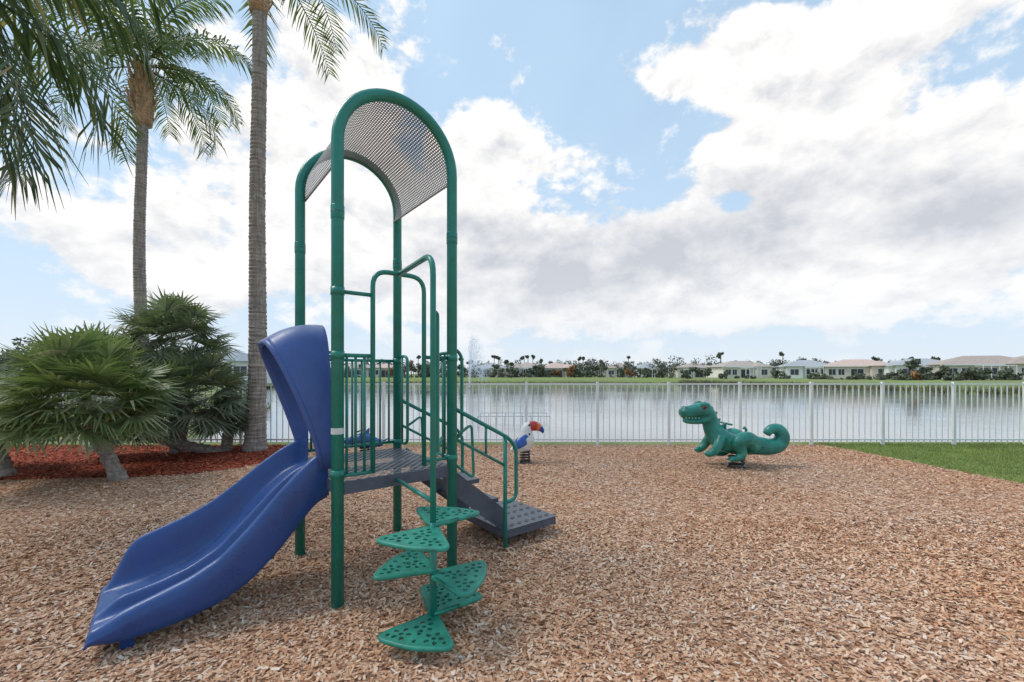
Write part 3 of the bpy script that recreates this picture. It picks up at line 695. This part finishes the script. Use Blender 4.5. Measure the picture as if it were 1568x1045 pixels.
# ------------------------------------------------------------ houses
GLASS=simple('window_glass',(.05,.055,.065),.12,.1)
SCREEN=simple('dark_screen',(.07,.07,.07),.7,.1)
def house(x,y,w,wc,rc,rot=0,lanai=True,h=2.9,rh=1.7,d=9,mir=1):
    E=empty('suburban_house',(x,y,.35)); E.rotation_euler=(0,0,rot)
    if mir<0: E.scale=(-1,1,1)
    W=simple('stucco',wc,.9,.08,1.0); RM=simple('roof_tiles',rc,.8,.2,3,.4,6)
    mb=MB(); mb.box(-w/2,w/2,0,d,-.5,h); mb.box(w*.12,w*.42,-1.2,-.001,-.5,h-.002); mb.obj('walls',W,E)
    def hip(x0,x1,y0,y1,z,hh,o_=.55):
        x0-=o_;x1+=o_;y0-=o_;y1+=o_; i=min((y1-y0)/2,(x1-x0)/2)*.98; ym=(y0+y1)/2
        if (x1-x0)>=(y1-y0): r=[(x0+i,ym,z+hh),(x1-i,ym,z+hh)]; F=[(0,1,5,4),(1,2,5),(2,3,4,5),(3,0,4)]
        else: xm=(x0+x1)/2; r=[(xm,y0+i,z+hh),(xm,y1-i,z+hh)]; F=[(0,1,4),(1,2,5,4),(2,3,5),(3,0,4,5)]
        return [(x0,y0,z),(x1,y0,z),(x1,y1,z),(x0,y1,z)]+r,F+[(3,2,1,0)]
    mb=MB(); mb.add(*hip(-w/2,w/2,0,d,h+.003,rh)); mb.add(*hip(w*.12,w*.42,-1.2,4,h+.006,rh*.7)); mb.obj('roof',RM,E)
    mb=MB(); mb.box(-w/2-.56,w/2+.56,-.6,-.56,h-.18,h+.02); mb.obj('fascia',WHITE,E)
    g=MB();fr=MB()
    for xx,ww,z0,z1 in((-w*.4,1.3,.9,2.2),(-w*.27,1.1,.9,2.2),(-w*.05,2.2,.05,2.2)):
        fr.box(xx-ww/2-.1,xx+ww/2+.1,-.03,-.002,z0-.1,z1+.1); g.box(xx-ww/2,xx-.04,-.05,-.032,z0,z1); g.box(xx+.04,xx+ww/2,-.05,-.032,z0,z1)
    xx=w*.27; fr.box(xx-.9,xx+.9,-1.23,-1.202,.8,2.3); g.box(xx-.8,xx-.04,-1.25,-1.232,.9,2.2); g.box(xx+.04,xx+.8,-1.25,-1.232,.9,2.2)
    fr.obj('window_frames',WHITE,E); g.obj('windows',GLASS,E)
    if lanai:
        x0,x1=-w*.2,w*.1; m=MB()
        for i in range(5):
            xx=x0+(x1-x0)*i/4; m.box(xx-.05,xx+.05,-3.5,-3.4,-.3,2.6); m.box(xx-.04,xx+.04,-3.4,-.65,2.55,2.63)
        m.box(x0-.05,x1+.05,-3.505,-3.395,2.55,2.7); m.box(x0,x1,-3.49,-3.41,.9,.98); m.obj('lanai_frame',SCREEN if rc[0]<.25 else WHITE,E)
    return E
hs=[(540,122,9,0),(588,124,8,1),(748,132,10,2),(803,124,8.5,0),(858,126,10,1),(948,132,9,3),(1000,128,9,2),(1068,120,10.5,0),(1145,107,12.5,0),(1238,100,11,2),(1318,95,13,1),(1418,87,12,2),(1522,78,14,3),(1650,74,14,0),(480,122,9,2)]
rcs=[(.4,.34,.3),(.54,.4,.34),(.36,.38,.4),(.38,.31,.27)]; wcs=[(.76,.71,.64),(.72,.62,.54),(.78,.77,.75),(.68,.62,.55)]
for i,(u,yy,w,c) in enumerate(hs):
    house((u-784)/653*yy,yy,w,wcs[c],rcs[c],rot=U(-.3,.3)-(.25 if u>1100 else 0),lanai=(i%3!=1),rh=U(1.3,2.0),mir=-1 if i%2 else 1)
house(-40,60,7,(.72,.72,.7),(.3,.34,.37),rot=.3,lanai=False)
# ------------------------------------------------------------ fountain + floating frame
m,t,p,o=base('fountain_spray'); p.inputs['Base Color'].default_value=(.9,.92,.95,1); p.inputs['Roughness'].default_value=.5
n=3600; T_=np.random.uniform(0,1.0,n)**.85; az=np.random.uniform(0,6.28,n); vr=np.random.uniform(.0,1.0,n)*1.5; hh=np.random.uniform(3.0,8.5,n)
px=-6.8+T_*vr*np.cos(az)+T_**2*2.2+np.random.normal(0,.08,n); py=68+T_*vr*np.sin(az); pz=-.8+hh*4*(T_*.92)*(1-T_*.92)+np.random.normal(0,.1,n)
c=np.stack([px,py,np.maximum(pz,-.78)],1); s=np.random.uniform(.012,.036,(n,1))
a_=np.array([[1,0,0]]);b_=np.array([[0,0,2.4]])
mknp('fountain_spray',np.stack([c-a_*s,c-b_*s,c+a_*s,c+b_*s],1),4,m)
FE=MB()
for i in range(9):
    x0=-1.6+i*.42; FE.box(x0-.012,x0+.012,19.9,19.93,-.82,-.5); FE.box(x0-.012,x0+.012,21.6,21.63,-.82,-.5)
FE.box(-1.62,1.8,19.9,19.93,-.5,-.47);FE.box(-1.62,1.8,21.6,21.63,-.5,-.47);FE.box(-1.62,-1.59,19.93,21.6,-.5,-.47);FE.box(1.77,1.8,19.93,21.6,-.5,-.47)
FE.obj('floating_frame',simple('galvanised',(.5,.5,.5),.5,.1))
# ------------------------------------------------------------ sky
w=bpy.data.worlds.new("World"); sc.world=w; w.use_nodes=True; t=NT(w.node_tree); nt=w.node_tree
nt.nodes.clear()
SE,SR=math.radians(54),math.radians(-80)
sky=t.n('ShaderNodeTexSky'); sky.sky_type='NISHITA'; sky.sun_disc=False; sky.sun_elevation=SE; sky.sun_rotation=SR; sky.air_density=1.0; sky.dust_density=.6
tc=t.n('ShaderNodeTexCoord').outputs['Generated']; sp=t.n('ShaderNodeSeparateXYZ'); t.l(tc,sp.inputs[0])
az=t.m('ARCTAN2',sp.outputs[0],sp.outputs[1]); el=t.m('ARCSINE',sp.outputs[2])
cb=t.n('ShaderNodeCombineXYZ'); t.l(az,cb.inputs[0]); t.l(el,cb.inputs[1])
cb2=t.n('ShaderNodeCombineXYZ'); t.l(az,cb2.inputs[0]); t.l(t.m('MULTIPLY',el,1.5),cb2.inputs[1])
vec=cb2.outputs[0]
def ang(u,v):
    du=u-784; return math.atan(du/653), math.atan((572-v)/math.hypot(653,du))
def blobs(L):
    tot=0.0
    for (u,v,su,sv,wt) in L:
        a0,e0=ang(u,v); dst=math.hypot(653,u-784)
        sa=su*653/dst**2; se=sv/dst
        q=t.n('ShaderNodeVectorMath',operation='MULTIPLY_ADD'); t.l(cb.outputs[0],q.inputs[0]); q.inputs[1].default_value=(1/sa,1/se,0); q.inputs[2].default_value=(-a0/sa,-e0/se,0)
        dt=t.n('ShaderNodeVectorMath',operation='DOT_PRODUCT'); t.l(q.outputs[0],dt.inputs[0]); t.l(q.outputs[0],dt.inputs[1])
        tot=t.m('MULTIPLY_ADD',t.m('POWER',.36788,dt.outputs['Value']),wt,tot)
    return tot
CL=blobs([(1220,190,130,75,.95),(1120,270,110,60,.7),(1440,260,230,80,1.2),(1280,310,130,70,.7),(1060,390,230,80,1.0),(800,440,260,80,.9),
 (1080,100,160,38,.95),(1400,40,260,75,1.0),(540,150,75,80,.9),(765,220,85,75,1.0),(640,300,150,90,.6),(400,240,110,100,.8),(450,390,330,100,.7),(450,60,80,60,.5),(150,400,240,80,.6),(1440,400,200,55,1.0),
 (1250,480,500,40,.5),(850,120,90,75,-.4),(960,225,45,45,-.35),(1130,312,38,24,-1.1),(1300,125,200,16,-.45),(900,245,60,25,.5)])
GR=blobs([(860,430,200,55,1.2),(1060,350,170,50,1.1),(1260,300,140,40,.8),(1440,340,180,45,1.3),(1450,205,150,25,.4),(740,370,120,50,.6)])
def fbm(vv,seedoff,dt):
    ad=t.n('ShaderNodeVectorMath',operation='ADD'); t.l(vv,ad.inputs[0]); ad.inputs[1].default_value=seedoff
    return t.noise(ad.outputs[0],6.5,dt,.6,.1)
f1=fbm(vec,(3.1,7.7,0),8); f2=fbm(vec,(3.09,7.75,0),5)
d=t.m('ADD',t.m('MULTIPLY_ADD',f1,3.2,-1.6-.33),CL)
mask=t.rng(d,-.08,.32,0,1,True)
rel=t.m('SUBTRACT',f2,f1)
gr=t.m('MULTIPLY',t.m('MULTIPLY_ADD',f1,2.6,-.65),GR)
shade=t.m('ADD',gr,t.m('MULTIPLY_ADD',rel,2.8,.07),clamp=True)
cc=t.mix(shade,(1.03,1.01,.99),(.55,.575,.635))
thin=t.noise(vec,1.8,3,.6,.4)
skyb=t.n('ShaderNodeBackground'); t.l(sky.outputs[0],skyb.inputs[0]); skyb.inputs[1].default_value=.15
clb=t.n('ShaderNodeBackground'); t.l(cc,clb.inputs[0]); clb.inputs[1].default_value=1.05
hzb=t.n('ShaderNodeBackground'); hzb.inputs[0].default_value=(.57,.78,1.0,1)
m1=t.n('ShaderNodeMixShader'); t.l(t.rng(thin,.35,.7,.72,.95),m1.inputs[0]); t.l(skyb.outputs[0],m1.inputs[1]); t.l(hzb.outputs[0],m1.inputs[2])
m2=t.n('ShaderNodeMixShader'); 
lowf=t.rng(el,.0,.14,.35,1,True)
t.l(t.m('MULTIPLY',mask,lowf),m2.inputs[0]); t.l(m1.outputs[0],m2.inputs[1]); t.l(clb.outputs[0],m2.inputs[2])
hz2=t.n('ShaderNodeBackground'); hz2.inputs[0].default_value=(.84,.89,.95,1)
m3=t.n('ShaderNodeMixShader'); t.l(t.m('MULTIPLY',t.m('POWER',.36788,t.m('MULTIPLY',t.m('MAXIMUM',el,0.0),6.5)),.8),m3.inputs[0]); t.l(m2.outputs[0],m3.inputs[1]); t.l(hz2.outputs[0],m3.inputs[2])
out=t.n('ShaderNodeOutputWorld'); t.l(m3.outputs[0],out.inputs[0])
# sun
sl=bpy.data.lights.new('sun','SUN'); sl.energy=2.4; sl.angle=math.radians(25); sl.color=(1,.94,.85)
so=bpy.data.objects.new('sun',sl); link(so)
dirv=Vector((math.sin(SR)*math.cos(SE),math.cos(SR)*math.cos(SE),math.sin(SE)))
so.rotation_euler=dirv.to_track_quat('Z','Y').to_euler()
# camera
cd=bpy.data.cameras.new('camera'); cd.sensor_width=36; cd.lens=15; cd.shift_y=.032; cd.clip_end=6000; cd.clip_start=.05
co=bpy.data.objects.new('camera',cd); co.location=(0,0,1.5); co.rotation_euler=(math.radians(90),0,0); link(co); sc.camera=co
sc.view_settings.view_transform='Standard'; sc.view_settings.look='None'; sc.view_settings.exposure=0
